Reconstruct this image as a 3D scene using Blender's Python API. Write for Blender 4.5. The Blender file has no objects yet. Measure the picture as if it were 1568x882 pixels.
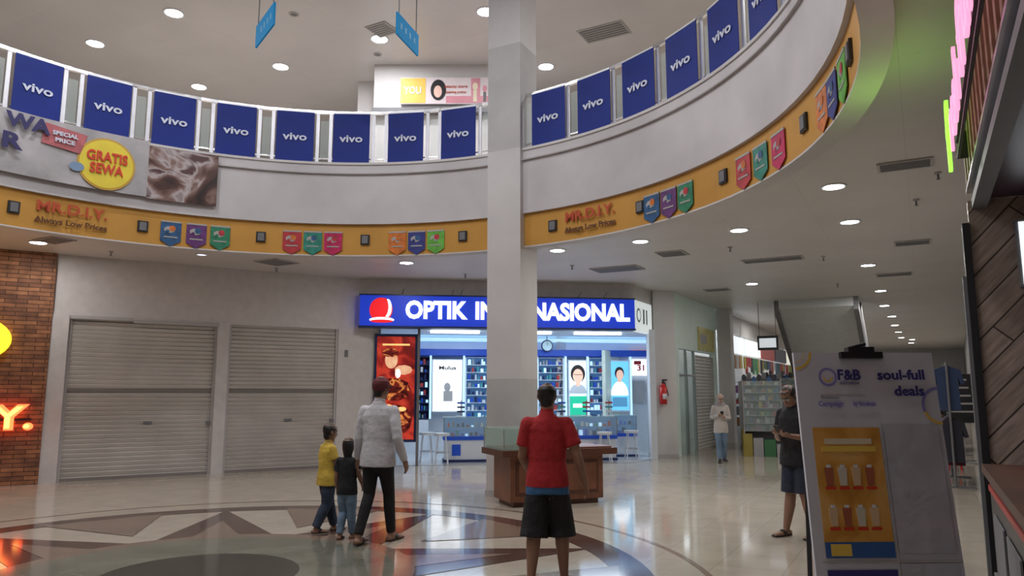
import bpy, math, random
import numpy as np
from mathutils import Vector, Matrix
random.seed(4)
S=bpy.context.scene
COL=S.collection
try:
    S.view_settings.view_transform='Standard'
    S.view_settings.look='None'
except Exception: pass
LK=.68   # overall lamp dimming

# ---------------------------------------------------------------- materials
MATS={}
def _base(name):
    m=bpy.data.materials.new(name); m.use_nodes=True
    nt=m.node_tree; b=nt.nodes['Principled BSDF']
    return m,nt,b
def mat(name,col,rough=.5,metal=0,es=0,ecol=None,noise=.05,nscale=6,bump=0,bscale=None,alpha=1,coat=0,spec=None):
    if name in MATS: return MATS[name]
    m,nt,b=_base(name)
    tc=nt.nodes.new('ShaderNodeTexCoord'); nz=nt.nodes.new('ShaderNodeTexNoise')
    nz.inputs['Scale'].default_value=nscale; nz.inputs['Detail'].default_value=4
    nt.links.new(tc.outputs['Object'],nz.inputs['Vector'])
    cr=nt.nodes.new('ShaderNodeValToRGB')
    cr.color_ramp.elements[0].position=.3; cr.color_ramp.elements[1].position=.7
    lo=[max(0,c*(1-noise)) for c in col]+[1]; hi=[min(1,c*(1+noise)) for c in col]+[1]
    cr.color_ramp.elements[0].color=lo; cr.color_ramp.elements[1].color=hi
    nt.links.new(nz.outputs['Fac'],cr.inputs['Fac']); nt.links.new(cr.outputs['Color'],b.inputs['Base Color'])
    b.inputs['Roughness'].default_value=rough; b.inputs['Metallic'].default_value=metal
    b.inputs['Alpha'].default_value=alpha
    if spec is not None: b.inputs['Specular IOR Level'].default_value=spec
    if coat: b.inputs['Coat Weight'].default_value=coat
    if es:
        b.inputs['Emission Color'].default_value=list(ecol or col)+[1]; b.inputs['Emission Strength'].default_value=es
    if bump:
        n2=nt.nodes.new('ShaderNodeTexNoise'); n2.inputs['Scale'].default_value=bscale or nscale*2
        nt.links.new(tc.outputs['Object'],n2.inputs['Vector'])
        bp=nt.nodes.new('ShaderNodeBump'); bp.inputs['Strength'].default_value=bump; bp.inputs['Distance'].default_value=.03
        nt.links.new(n2.outputs['Fac'],bp.inputs['Height']); nt.links.new(bp.outputs['Normal'],b.inputs['Normal'])
    MATS[name]=m; return m
def picture_mat(name,stops,scale,rough=.4,es=0):
    m,nt,b=_base(name); N=nt.nodes.new; L=nt.links.new
    tc=N('ShaderNodeTexCoord'); nz=N('ShaderNodeTexNoise'); nz.inputs['Scale'].default_value=scale; nz.inputs['Detail'].default_value=3; nz.inputs['Distortion'].default_value=1.2
    cr=N('ShaderNodeValToRGB'); e=cr.color_ramp.elements
    e[0].position=stops[0][0]; e[0].color=list(stops[0][1])+[1]; e[1].position=stops[-1][0]; e[1].color=list(stops[-1][1])+[1]
    for p,c in stops[1:-1]: x=e.new(p); x.color=list(c)+[1]
    L(tc.outputs['Object'],nz.inputs['Vector']); L(nz.outputs['Fac'],cr.inputs['Fac']); L(cr.outputs['Color'],b.inputs['Base Color']); b.inputs['Roughness'].default_value=rough
    if es: L(cr.outputs['Color'],b.inputs['Emission Color']); b.inputs['Emission Strength'].default_value=es
    return m
def brick(name,c1,c2,mort,bw,rh,ms,rough,rot=0,vertical=False,offset=.5,noise=.15,bump=0,nscale=3,nstretch=None,spec=None):
    m,nt,b=_base(name); N=nt.nodes.new; L=nt.links.new
    tc=N('ShaderNodeTexCoord'); vec=tc.outputs['Object']
    if vertical:
        sp=N('ShaderNodeSeparateXYZ'); cb=N('ShaderNodeCombineXYZ'); L(vec,sp.inputs[0])
        L(sp.outputs['X'],cb.inputs['X']); L(sp.outputs['Z'],cb.inputs['Y']); vec=cb.outputs[0]
    mp=N('ShaderNodeMapping'); mp.inputs['Rotation'].default_value[2]=rot; L(vec,mp.inputs['Vector'])
    bt=N('ShaderNodeTexBrick'); bt.offset=offset; bt.squash=1
    bt.inputs['Scale'].default_value=1; bt.inputs['Brick Width'].default_value=bw; bt.inputs['Row Height'].default_value=rh
    bt.inputs['Mortar Size'].default_value=ms; bt.inputs['Mortar Smooth'].default_value=.1
    bt.inputs['Color1'].default_value=list(c1)+[1]; bt.inputs['Color2'].default_value=list(c2)+[1]; bt.inputs['Mortar'].default_value=list(mort)+[1]
    L(mp.outputs[0],bt.inputs['Vector'])
    nz=N('ShaderNodeTexNoise'); nz.inputs['Scale'].default_value=nscale; nz.inputs['Detail'].default_value=5
    if nstretch:
        m2=N('ShaderNodeMapping'); m2.inputs['Scale'].default_value=nstretch; L(mp.outputs[0],m2.inputs['Vector']); L(m2.outputs[0],nz.inputs['Vector'])
    else: L(mp.outputs[0],nz.inputs['Vector'])
    mr=N('ShaderNodeMapRange'); mr.inputs['From Min'].default_value=.3; mr.inputs['From Max'].default_value=.7
    mr.inputs['To Min'].default_value=1-noise; mr.inputs['To Max'].default_value=1+noise; L(nz.outputs['Fac'],mr.inputs['Value'])
    vm=N('ShaderNodeVectorMath'); vm.operation='SCALE'; L(bt.outputs['Color'],vm.inputs[0]); L(mr.outputs[0],vm.inputs['Scale'])
    L(vm.outputs[0],b.inputs['Base Color']); b.inputs['Roughness'].default_value=rough
    if spec is not None: b.inputs['Specular IOR Level'].default_value=spec
    if bump:
        bp=N('ShaderNodeBump'); bp.inputs['Strength'].default_value=bump; bp.inputs['Distance'].default_value=.02
        iv=N('ShaderNodeMath'); iv.operation='MULTIPLY_ADD'; iv.inputs[1].default_value=-1; iv.inputs[2].default_value=1
        L(bt.outputs['Fac'],iv.inputs[0]); L(iv.outputs[0],bp.inputs['Height']); L(bp.outputs['Normal'],b.inputs['Normal'])
    MATS[name]=m; return m

WHITE=mat('white_plaster',(.60,.58,.575),.6,noise=.07,nscale=1.2)
FASC=mat('fascia_plaster',(.57,.545,.555),.65,noise=.13,nscale=.9,bump=.1)
WALLP=mat('wall_paint',(.60,.57,.56),.6,noise=.06)
GREYP=mat('grey_paint',(.45,.43,.43),.6)
COLG=mat('column_grey',(.47,.455,.45),.55,noise=.08,nscale=2)
GREYD=mat('grey_dark',(.16,.16,.17),.5)
BLACK=mat('black_plastic',(.015,.015,.018),.4)
GOLD=mat('gold_band',(.56,.28,.045),.6,noise=.08,nscale=2)
STEEL=mat('steel',(.75,.75,.78),.22,1)
STEELW=mat('steel_bright',(.75,.75,.78),.35,.4)
BLUE=mat('banner_blue',(.010,.026,.21),.6,noise=.15,nscale=1.5,spec=.3)
TXTW=mat('text_white',(.62,.66,.78),.5,es=.04)
WOOD=mat('wood_red',(.20,.075,.04),.35,noise=.25,nscale=5)
WOODD=mat('wood_dark',(.10,.035,.02),.35,noise=.2)
GLASS=mat('glass',(.75,.9,.88),.05,alpha=.16)
GLASSG=mat('glass_green',(.45,.65,.58),.08,alpha=.35)
LAMP=mat('lamp_glow',(1,1,1),.5,es=24,ecol=(1,.98,.97))
LAMPD=mat('lamp_dim',(1,1,1),.5,es=1.2,ecol=(.8,.85,1))
SHUT=mat('shutter',(.54,.51,.48),.45,.0,noise=.1,nscale=1.5)
SHUTD=mat('shutter_dark',(.25,.23,.22),.5,.2)
RED=mat('red_paint',(.6,.02,.02),.35)
CREAM=mat('cream',(.7,.62,.45),.5)
DMAROON=mat('dark_maroon',(.04,.018,.035),.35)
BRICKM=brick('stone_cladding',(.34,.145,.065),(.17,.07,.038),(.05,.022,.012),.34,.075,.006,.7,vertical=True,noise=.35,bump=.8,nscale=5)
PLANK=brick('diagonal_planks',(.40,.31,.27),(.29,.22,.19),(.05,.035,.03),1.6,.17,.006,.4,rot=math.radians(-47),vertical=True,noise=.3,nscale=4,nstretch=(1,8,1),bump=.5)
FLOOR=brick('floor_tiles',(.52,.455,.37),(.48,.425,.345),(.33,.28,.235),.6,.6,.003,.085,rot=math.radians(29),offset=0,noise=.07,spec=.7)
CEIL=brick('ceiling_panels',(.62,.60,.575),(.61,.59,.575),(.53,.51,.49),1.2,1.2,.004,.45,rot=math.radians(29),offset=0,noise=.05,nscale=1)
CEILU=brick('ceiling_upper_panels',(.60,.575,.58),(.58,.555,.565),(.50,.48,.49),2.4,1.2,.004,.3,rot=math.radians(29),offset=0,noise=.06,nscale=.6)
FBROWN=mat('inlay_brown',(.095,.055,.046),.09,noise=.25,nscale=3,spec=.6)
FTAUPE=mat('inlay_taupe',(.24,.17,.13),.09,noise=.12,nscale=3,spec=.6)
FGREEN=mat('inlay_greygreen',(.185,.185,.145),.10,noise=.2,nscale=2,spec=.5)
FDARK=mat('inlay_dark',(.045,.045,.036),.10,noise=.2,nscale=2,spec=.5)
def col(name,c,**k): return mat(name,c,**k)

# ---------------------------------------------------------------- builder
class MB:
    def __init__(s,name,origin=(0,0,0),yaw=0,parent=None):
        s.name=name; s.v=[]; s.f=[]; s.m=[]; s.mats=[]; s.T=Matrix.Identity(4)
        s.M=Matrix.Translation(Vector(origin))@Matrix.Rotation(math.radians(yaw),4,'Z'); s.parent=parent
    def mi(s,m):
        if m not in s.mats: s.mats.append(m)
        return s.mats.index(m)
    def add(s,vs,fs,m):
        b=len(s.v); s.v+= [tuple(s.T@Vector(p)) for p in vs]; i=s.mi(m)
        for f in fs: s.f.append([b+k for k in f]); s.m.append(i)
    def box(s,x0,x1,y0,y1,z0,z1,m):
        vs=[(x,y,z) for z in(z0,z1) for y in(y0,y1) for x in(x0,x1)]
        s.add(vs,[(0,2,3,1),(4,5,7,6),(0,1,5,4),(2,6,7,3),(0,4,6,2),(1,3,7,5)],m)
    def poly(s,pts,m): s.add(pts,[tuple(range(len(pts)))],m)
    def prism(s,pts,y0,y1,m):
        n=len(pts); vs=[(x,y0,z) for x,z in pts]+[(x,y1,z) for x,z in pts]
        fs=[tuple(range(n)),tuple(range(2*n-1,n-1,-1))]+[(i,i+n,(i+1)%n+n,(i+1)%n) for i in range(n)]
        s.add(vs,fs,m)
    def disc(s,cx,cz,y,rx,rz,m,n=28,a0=0,a1=360):
        pts=[(cx+rx*math.cos(math.radians(a0+(a1-a0)*i/n)),y,cz+rz*math.sin(math.radians(a0+(a1-a0)*i/n))) for i in range(n if a1-a0==360 else n+1)]
        s.poly(pts,m)
    def cyl(s,p0,p1,r0,r1,m,n=14):
        p0=Vector(p0);p1=Vector(p1);t=(p1-p0).normalized()
        u=t.orthogonal().normalized(); w=t.cross(u)
        vs=[];
        for p,r in((p0,r0),(p1,r1)):
            for i in range(n):
                a=2*math.pi*i/n; vs.append(tuple(p+u*r*math.cos(a)+w*r*math.sin(a)))
        fs=[(i,(i+1)%n,n+(i+1)%n,n+i) for i in range(n)]+[tuple(range(n-1,-1,-1)),tuple(range(n,2*n))]
        s.add(vs,fs,m)
    def arc(s,cx,cy,r0,r1,z0,z1,a0,a1,m,n=96):
        vs=[];full=abs(a1-a0)>=360
        for i in range(n+1):
            a=math.radians(a0+(a1-a0)*i/n);c=math.cos(a);d=math.sin(a)
            for r,z in((r0,z0),(r1,z0),(r1,z1),(r0,z1)): vs.append((cx+r*c,cy+r*d,z))
        fs=[]
        for i in range(n):
            for k in range(4): fs.append((4*i+k,4*i+(k+1)%4,4*i+4+(k+1)%4,4*i+4+k))
        if not full: fs+=[(3,2,1,0),(4*n,4*n+1,4*n+2,4*n+3)]
        s.add(vs,fs,m)
    def done(s,smooth=False,bevel=0):
        me=bpy.data.meshes.new(s.name); me.from_pydata(s.v,[],s.f)
        for m in s.mats: me.materials.append(m)
        me.polygons.foreach_set('material_index',s.m)
        if smooth: me.polygons.foreach_set('use_smooth',[True]*len(me.polygons))
        me.update(); ob=bpy.data.objects.new(s.name,me); COL.objects.link(ob)
        if s.parent: ob.parent=s.parent
        ob.matrix_local=s.M
        if bevel:
            b=ob.modifiers.new('bev','BEVEL'); b.width=bevel; b.segments=2; b.limit_method='ANGLE'
        return ob
def text(parent,body,x,y,z,h,m,w=None,bold=0,ext=.004,align='CENTER',tilt=0,name='lettering'):
    cu=bpy.data.curves.new(name,'FONT'); cu.body=body; cu.size=h/.72; cu.offset=bold; cu.extrude=ext
    cu.align_x=align; cu.align_y='CENTER'; cu.resolution_u=3
    ob=bpy.data.objects.new(name,cu); COL.objects.link(ob); cu.materials.append(m)
    ob.parent=parent; ob.location=(x,y,z); ob.rotation_euler=(math.radians(90),math.radians(tilt),0)
    if w:
        bpy.context.view_layer.update()
        d=max(v[0] for v in ob.bound_box)-min(v[0] for v in ob.bound_box)
        if d>0: ob.scale=(w/d,1,1)
    return ob
def wall(name,p,q,z0,z1,m,th=.15):
    d=Vector((q[0]-p[0],q[1]-p[1])); L=d.length; yaw=math.degrees(math.atan2(d.y,d.x))
    b=MB(name,(p[0],p[1],0),yaw); b.box(0,L,0,th,z0,z1,m); return b.done()

CX,CY,R=-2.6,6.9,5.45
ZC=4.1; ZU=8.8; ZF2=5.3
def ringframe(th,r,z=0):
    a=math.radians(th)
    return (CX+r*math.cos(a),CY+r*math.sin(a),z),th-90
def ringT(th,r,z=0):
    o,y=ringframe(th,r,z); return Matrix.Translation(Vector(o))@Matrix.Rotation(math.radians(y),4,'Z')

# ---------------------------------------------------------------- shell
b=MB('floor'); b.poly([(-40,-15,0),(60,-15,0),(60,70,0),(-40,70,0)],FLOOR); b.done()
def annulus(name,r0,R1,z,m,flip=False):
    b=MB(name); n=128; vs=[];fs=[]
    for i in range(n):
        a=2*math.pi*i/n
        vs.append((CX+r0*math.cos(a),CY+r0*math.sin(a),z)); vs.append((CX+R1*math.cos(a),CY+R1*math.sin(a),z))
    for i in range(n):
        j=(i+1)%n; f=(2*i,2*i+1,2*j+1,2*j); fs.append(f[::-1] if flip else f)
    b.add(vs,fs,m); return b.done()
annulus('ceiling_soffit',5.5,60,ZC,CEIL,True)
annulus('floor_upper',5.5,60,ZF2,FLOOR)
b=MB('ceiling_upper'); b.poly([(-60,-50,ZU),(-60,70,ZU),(60,70,ZU),(60,-50,ZU)],CEILU); b.done()
# floor inlay (star medallion)
b=MB('floor_medallion'); fx,fy=-2.75,6.75
b.arc(fx,fy,3.66,4.0,0,.003,0,360,FBROWN)
b.arc(fx,fy,4.45,4.51,0,.003,0,360,FTAUPE)
def ipoly(pts,z,m): b.poly([(x,y,z) for x,y in pts],m)
for k in range(8):
    a=math.radians(45*k+62.5+45)
    def P(r,da): return (fx+r*math.cos(a+math.radians(da)),fy+r*math.sin(a+math.radians(da)))
    ipoly([P(1.75,-22),P(3.75,0),P(1.75,22)],.004,FBROWN)
    ipoly([P(1.75,-9),P(2.9,0),P(1.75,9)],.006,FTAUPE)
    ipoly([P(2.3,22.5),P(3.75,12),P(3.75,33)],.005,FTAUPE)
b.arc(fx,fy,1.7,1.88,0,.008,0,360,FTAUPE)
ipoly([(fx+1.7*math.cos(2*math.pi*i/64),fy+1.7*math.sin(2*math.pi*i/64)) for i in range(64)],.009,FGREEN)
ipoly([(fx+.85*math.cos(2*math.pi*i/64),fy+.85*math.sin(2*math.pi*i/64)) for i in range(64)],.011,FDARK)
b.done()

# balcony ring
b=MB('balcony_fascia')
b.arc(CX,CY,5.38,5.6,4.43,5.49,0,360,FASC,n=128)
b.arc(CX,CY,5.36,5.62,5.47,5.51,0,360,WHITE,n=128)
b.arc(CX,CY,5.34,5.37,5.3,5.32,0,360,GREYP,n=128)
b.done(True)
b=MB('balcony_gold_band'); b.arc(CX,CY,5.43,5.6,3.9,4.43,0,360,GOLD,n=128); b.arc(CX,CY,5.42,5.62,3.88,3.9,0,360,WHITE,n=128); b.done(True)
for o in [x for x in bpy.data.objects if x.name.startswith('balcony_')]:
    m=o.modifiers.new('es','EDGE_SPLIT'); m.split_angle=math.radians(35)
# railing
LA=[71.9+10.08*i for i in range(-0,11)]
RA=[54.1-9.24*i for i in range(9)]
b=MB('balcony_railing')
b.arc(CX,CY,5.475,5.525,6.42,6.47,0,360,STEEL,n=128)
b.arc(CX,CY,5.49,5.51,5.6,5.62,0,360,STEEL,n=128)
gaps=[71.9-5.04]+[a+5.04 for a in LA]+[54.1+4.62]+[a-4.62 for a in RA]
for g in gaps:
    for dg in(-1.15,1.15):
        b.T=ringT(g+dg,5.5); b.box(-.028,.028,-.012,.012,5.5,6.44,STEELW)
    b.T=ringT(g,5.5); b.box(-.07,.07,.02,.025,5.6,6.3,GLASS)
b.T=Matrix.Identity(4)
for g in range(170,330,10):
    b.T=ringT(g,5.5); b.box(-.028,.028,-.012,.012,5.5,6.44,STEELW)
b.done()
for a in LA+RA:
    o,y=ringframe(a,5.42)
    p=MB('railing_banner',o,y); p.box(-.315,.315,0,.012,5.53,6.43,BLUE); p.box(-.315,.315,-.004,0,6.405,6.43,STEELW); ob=p.done()
    text(ob,'vivo',0,-.012,5.95,.13,TXTW,w=.40,bold=.004)
# wide printed banner
b=MB('event_banner')
BG=col('banner_grey',(.42,.40,.41),noise=.25,nscale=2)
BBR=picture_mat('banner_choc',[(.32,(.015,.006,.005)),(.46,(.08,.03,.022)),(.54,(.22,.13,.11)),(.60,(.48,.42,.42)),(.66,(.08,.03,.03))],2.0)
BPK=col('banner_pink',(.45,.12,.13),noise=.2); YEL=col('banner_yellow',(.80,.64,.05)); YRD=col('banner_redtext',(.65,.05,.02))
b.arc(CX,CY,5.31,5.32,4.62,5.52,126.0,152,BG,n=30)
b.arc(CX,CY,5.31,5.32,4.60,5.45,114.9,126.0,BBR,n=16)
b.T=ringT(132.3,5.285); b.disc(0,5.02,0,.40,.40,col('ring_orange',(.6,.35,.05)),36); b.disc(0,5.02,-.004,.37,.37,YEL,36)
b.T=ringT(138.6,5.285); b.prism([(-.3,5.15),(.22,5.10),(.3,5.4),(-.26,5.46)],0,.004,BPK)
b.T=ringT(136.6,5.28); b.disc(0,4.9,0,.10,.07,col('bird_blue',(.2,.3,.45)),12)
b.T=Matrix.Identity(4); ob=b.done()
def ringtext(parent,th,r,z,s,h,m,w=None,bold=0.006,tilt=0,name='lettering'):
    t=text(parent,s,0,0,0,h,m,w,bold,tilt=tilt,name=name)
    o,y=ringframe(th,r,z); t.location=o; t.rotation_euler=(math.radians(90),0,math.radians(y)); return t
ringtext(ob,132.3,5.265,5.12,'GRATIS',.15,YRD,.56)
ringtext(ob,132.3,5.265,4.93,'SEWA',.15,YRD,.46)
ringtext(ob,138.6,5.265,5.33,'SPECIAL',.06,TXTW,.34,bold=.003)
ringtext(ob,138.6,5.265,5.23,'PRICE',.06,TXTW,.26,bold=.003)
NAVY=col('navy_text',(.03,.025,.12))
ringtext(ob,143.9,5.255,5.36,'WA',.20,NAVY,.58,bold=.012)
ringtext(ob,146.0,5.255,5.05,'R',.22,NAVY,.26,bold=.012)
# band lettering + sockets + badges
MRT=col('band_red',(.50,.07,.02)); BRT=col('band_brown',(.12,.04,.01))
b=MB('band_lettering'); b.T=ringT(136.5,5.41); b.box(-.01,.01,0,.002,4.1,4.12,GOLD); ob=b.done()
for th in(136.3,45.8):
    ringtext(ob,th,5.385,4.25,'MR.D.I.Y.',.15,MRT,.93,bold=.005)
    ringtext(ob,th,5.385,4.05,'Always Low Prices',.085,BRT,.96,bold=.003)
b=MB('band_socket')
for th in(144.2,126,107.2,89,70.8,53.3,35.7,18.2,-1,-17):
    b.T=ringT(th,5.42); b.box(-.075,.075,-.02,.02,4.08,4.25,BLACK); b.box(-.05,.05,-.03,-.02,4.1,4.23,GREYD)
b.done()
b=MB('promo_badge')
bc={'bl':(.02,.09,.22),'pu':(.12,.03,.16),'gr':(.02,.20,.10),'re':(.45,.03,.04),'te':(.02,.22,.16),'ma':(.5,.01,.09),'or':(.6,.16,.02),'nb':(.03,.04,.22),'lg':(.12,.42,.05)}
BM={k:col('badge_'+k,v,noise=.3,nscale=12) for k,v in bc.items()}
BW=col('badge_white',(.40,.39,.37))
for grp in [((121.7,'bl'),(117.7,'pu'),(113.9,'gr')),((101.9,'re'),(98.3,'te'),(94.7,'ma')),((83.1,'or'),(79.5,'nb'),(75.9,'lg')),((33.3,'bl'),(29.8,'pu'),(26.3,'gr')),((13.7,'re'),(9.8,'te'),(5.5,'ma')),((-6.3,'or'),(-9.6,'nb'),(-13.5,'lg'))]:
    for i,(th,c) in enumerate(grp):
        b.T=ringT(th,5.405)
        b.prism([(-.15,3.98),(0,3.89),(.15,3.98),(.15,4.30),(-.15,4.30)],0,.008,BM[c]); b.box(-.15,.15,-.004,0,4.275,4.30,BW)
        b.disc(-.02,4.16,-.003,.085,.055,BW,9); b.disc(.02,4.18,-.006,.05,.05,BM[['or','bl','re'][i]],7); b.disc(-.05,4.13,-.007,.03,.025,BM[c],7); b.box(-.10,.10,-.005,0,4.03,4.05,BW)
b.done()

# columns
b=MB('atrium_column',(CX+5.57*math.cos(math.radians(62.1)),CY+5.57*math.sin(math.radians(62.1)),0),62.1-90)
w=.30
b.box(-w,w,-w,w,.0,1.05,WHITE); b.box(-w,w,-w,w,1.05,1.80,COLG); b.box(-w,w,-w,w,1.80,5.5,WHITE); b.box(-w,w,-w,w,5.5,7.3,COLG); b.box(-w,w,-w,w,7.3,ZU,WHITE)
b.box(-w-.015,w+.015,-w-.015,w+.015,0,.1,GREYP)
b.done()

# ---------------------------------------------------------------- left shutter wall
A=(-8.24,13.36,0)
b=MB('wall_shutter',A,31)
b.box(-.12,6.12,0,.2,2.95,ZC,WALLP); b.box(5.2,6.12,0,.2,0,2.95,WALLP); b.box(2.72,2.94,-.03,.2,0,2.97,WALLP); b.box(-.12,.15,-.06,.2,0,3.0,WALLP)
b.box(0.1,1.2,-.03,0,2.93,2.99,GREYP); b.box(1.2,2.75,-.03,0,2.89,2.96,GREYP)
b.box(5.35,5.42,-.02,0,2.35,2.5,GREYD)
b.done()
for x0,x1 in((.15,2.72),(2.94,5.2)):
    b=MB('roller_shutter',A,31); z=0.0; h=.083
    while z<2.93:
        m=SHUTD if abs(z-1.58)<.05 else SHUT
        b.add([(x0,.07,z),(x1,.07,z),(x1,.045,z+h*.75),(x0,.045,z+h*.75),(x1,.085,z+h),(x0,.085,z+h)],[(0,1,2,3),(3,2,4,5)],m); z+=h
    b.box(x0,x0+.05,.02,.06,0,2.95,GREYP); b.box(x1-.05,x1,.02,.06,0,2.95,GREYP); b.box(x0,x1,.03,.08,0,.06,SHUTD)
    xm=(x0+x1)/2; b.box(xm+.05,xm+.2,.02,.05,1.0,1.04,GREYD); b.box(x1-.12,x1-.04,-.0,.06,.95,1.02,GREYD)
    b.done()
b=MB('wall_brick',A,31); b.box(-6,-.12,-.1,.2,0,ZC,BRICKM); b.done()
b=MB('bakery_sign',A,31)
YG=mat('sign_yellow',(1,.75,.05),.5,es=1.6,ecol=(1,.62,.02)); RG=mat('neon_red',(1,.2,.05),.5,es=4,ecol=(1,.10,.03)); YO=mat('neon_yellow',(1,.6,.1),.5,es=3,ecol=(1,.55,.1))
pts=[(-1.32+.63*math.cos(2*math.pi*i/36),2.50+.40*math.sin(2*math.pi*i/36)) for i in range(36)]
b.prism(pts,-.22,-.1,YG); b.box(-3.4,-.3,-.14,-.1,1.1,1.14,BLACK)
ob=b.done()
text(ob,'BAKERY.',-.26,-.2,1.14,.40,RG,w=2.6,bold=.03,ext=.03,align='RIGHT')
text(ob,'BAKERY.',-.28,-.24,1.14,.38,YO,w=2.56,bold=.002,ext=.005,align='RIGHT')

# ---------------------------------------------------------------- optician
O=(-3.35,16.15,0); OY=7.87
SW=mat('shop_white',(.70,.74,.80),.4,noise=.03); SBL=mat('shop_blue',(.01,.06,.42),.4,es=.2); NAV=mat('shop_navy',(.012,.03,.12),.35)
b=MB('wall_optician',O,OY)
b.box(-.1,6.3,.12,.3,3.0,ZC,WALLP)
b.box(.3,.45,.4,3.6,0,3.1,SW); b.box(.3,8.1,3.6,3.75,0,3.1,SW)
b.add([(7.07,1.1,0),(8.0,3.7,0),(8.0,3.7,3.1),(7.07,1.1,3.1)],[(0,1,2,3)],SW)
b.add([(6.25,.15,3.0),(7.07,1.15,3.0),(7.07,1.15,ZC),(6.25,.15,ZC)],[(0,1,2,3)],WALLP)
b.poly([(.3,.2,3.08),(6.25,.2,3.08),(7.07,1.1,3.08),(8.1,3.7,3.08),(.3,3.7,3.08)],SW)
b.add([(.3,.15,0.004),(6.2,.15,0.004),(7.07,1.1,0.004),(8.1,3.7,0.004),(.3,3.7,0.004)],[(0,1,2,3,4)],mat('shop_floor',(.62,.63,.64),.12))
b.box(6.85,7.0,.8,.95,0,3.1,SW); b.box(1.27,1.33,.1,.3,0,3.0,GREYD)
b.done()
b=MB('optician_sign',O,OY)
SIGB=mat('sign_blue',(.01,.05,.5),.4,es=.9,ecol=(.006,.028,.40)); SIGW=mat('sign_white',(1,1,1),.4,es=1.3,ecol=(.9,.95,1)); SIGR=mat('sign_red',(.8,.02,.02),.4,es=.7,ecol=(.9,.01,.02))
b.box(0,6.21,-.16,.12,3.03,3.70,SIGB); b.box(-.02,6.23,-.17,.12,2.99,3.03,NAV); b.box(-.02,6.23,-.17,.12,3.70,3.73,NAV)
b.disc(.46,3.38,-.165,.25,.27,SIGR,36); b.disc(.60,3.42,-.17,.09,.2,SIGW,20); b.disc(.54,3.44,-.173,.08,.2,SIGR,20); b.disc(.48,3.16,-.171,.27,.06,SIGW,20); b.disc(.48,3.13,-.174,.25,.035,SIGR,20)
for x in(2,2.2,4.9,5.5,.9): b.cyl((x,-.05,3.73),(x+.05,-.2,3.85),.008,.008,GREYD,6)
ob=b.done()
text(ob,'OPTIK',.99,-.175,3.37,.38,SIGW,w=1.37,bold=.022,ext=.01,align='LEFT')
text(ob,'INTERNASIONAL',2.52,-.175,3.37,.38,SIGW,w=3.55,bold=.022,ext=.01,align='LEFT')
b=MB('side_sign',O,OY)
SDL=mat('side_light',(.8,.85,.85),.4,es=.5,ecol=(.8,.9,.9)); SDG=mat('side_grey',(.25,.3,.3),.4)
b.add([(6.23,-.05,3.0),(7.0,1.0,3.0),(7.0,1.0,3.72),(6.23,-.05,3.72),(6.2,.14,3.0),(6.9,1.08,3.0),(6.9,1.08,3.72),(6.2,.14,3.72)],[(0,1,2,3),(4,7,6,5),(0,3,7,4),(1,5,6,2),(0,4,5,1),(3,2,6,7)],SDL)
b.T=Matrix.Translation((6.23,-.05,0))@Matrix.Rotation(math.atan2(1.05,.77),4,'Z')
b.disc(.3,3.38,-.01,.16,.17,SDG,20); b.disc(.3,3.38,-.014,.11,.12,SDL,20); b.box(.62,.72,-.012,-.005,3.2,3.55,SDG); b.box(.85,.93,-.012,-.005,3.2,3.55,SDG)
b.done()
# red lightbox poster
b=MB('lightbox_poster',O,OY)
PR=picture_mat('poster_red',[(.3,(.03,.002,.002)),(.45,(.22,.010,.008)),(.55,(.48,.04,.02)),(.7,(.22,.01,.01))],1.6,.3,.75)
PS=mat('poster_skin',(.9,.6,.4),.3,es=.6,ecol=(.9,.40,.22),noise=.4,nscale=9); PO=mat('poster_glow',(1,.8,.4),.3,es=1.1,ecol=(1,.42,.10),noise=.4)
PD=picture_mat('poster_darkred',[(.35,(.02,.001,.001)),(.5,(.15,.008,.006)),(.6,(.7,.25,.06)),(.65,(.12,.008,.006))],5,.3,.8)
b.box(.33,1.27,.2,.4,.5,2.88,NAV); b.box(.38,1.22,.19,.2,.56,2.82,PR)
b.disc(.70,2.30,.185,.14,.19,PS,20); b.disc(.97,2.08,.183,.2,.11,PS,9); b.disc(.68,2.46,.182,.18,.10,PD,14); b.disc(.78,1.65,.184,.36,.26,PD,10)
b.disc(.85,2.0,.18,.06,.10,mat('poster_white',(1,1,.95),.3,es=1.2),12); b.disc(.80,.98,.183,.38,.34,PD,14)
b.disc(.62,1.28,.181,.13,.05,PO,12); b.disc(.95,1.22,.181,.1,.05,PO,12)
b.box(.5,1.1,.184,.19,2.62,2.66,PO)
b.done()
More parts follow.
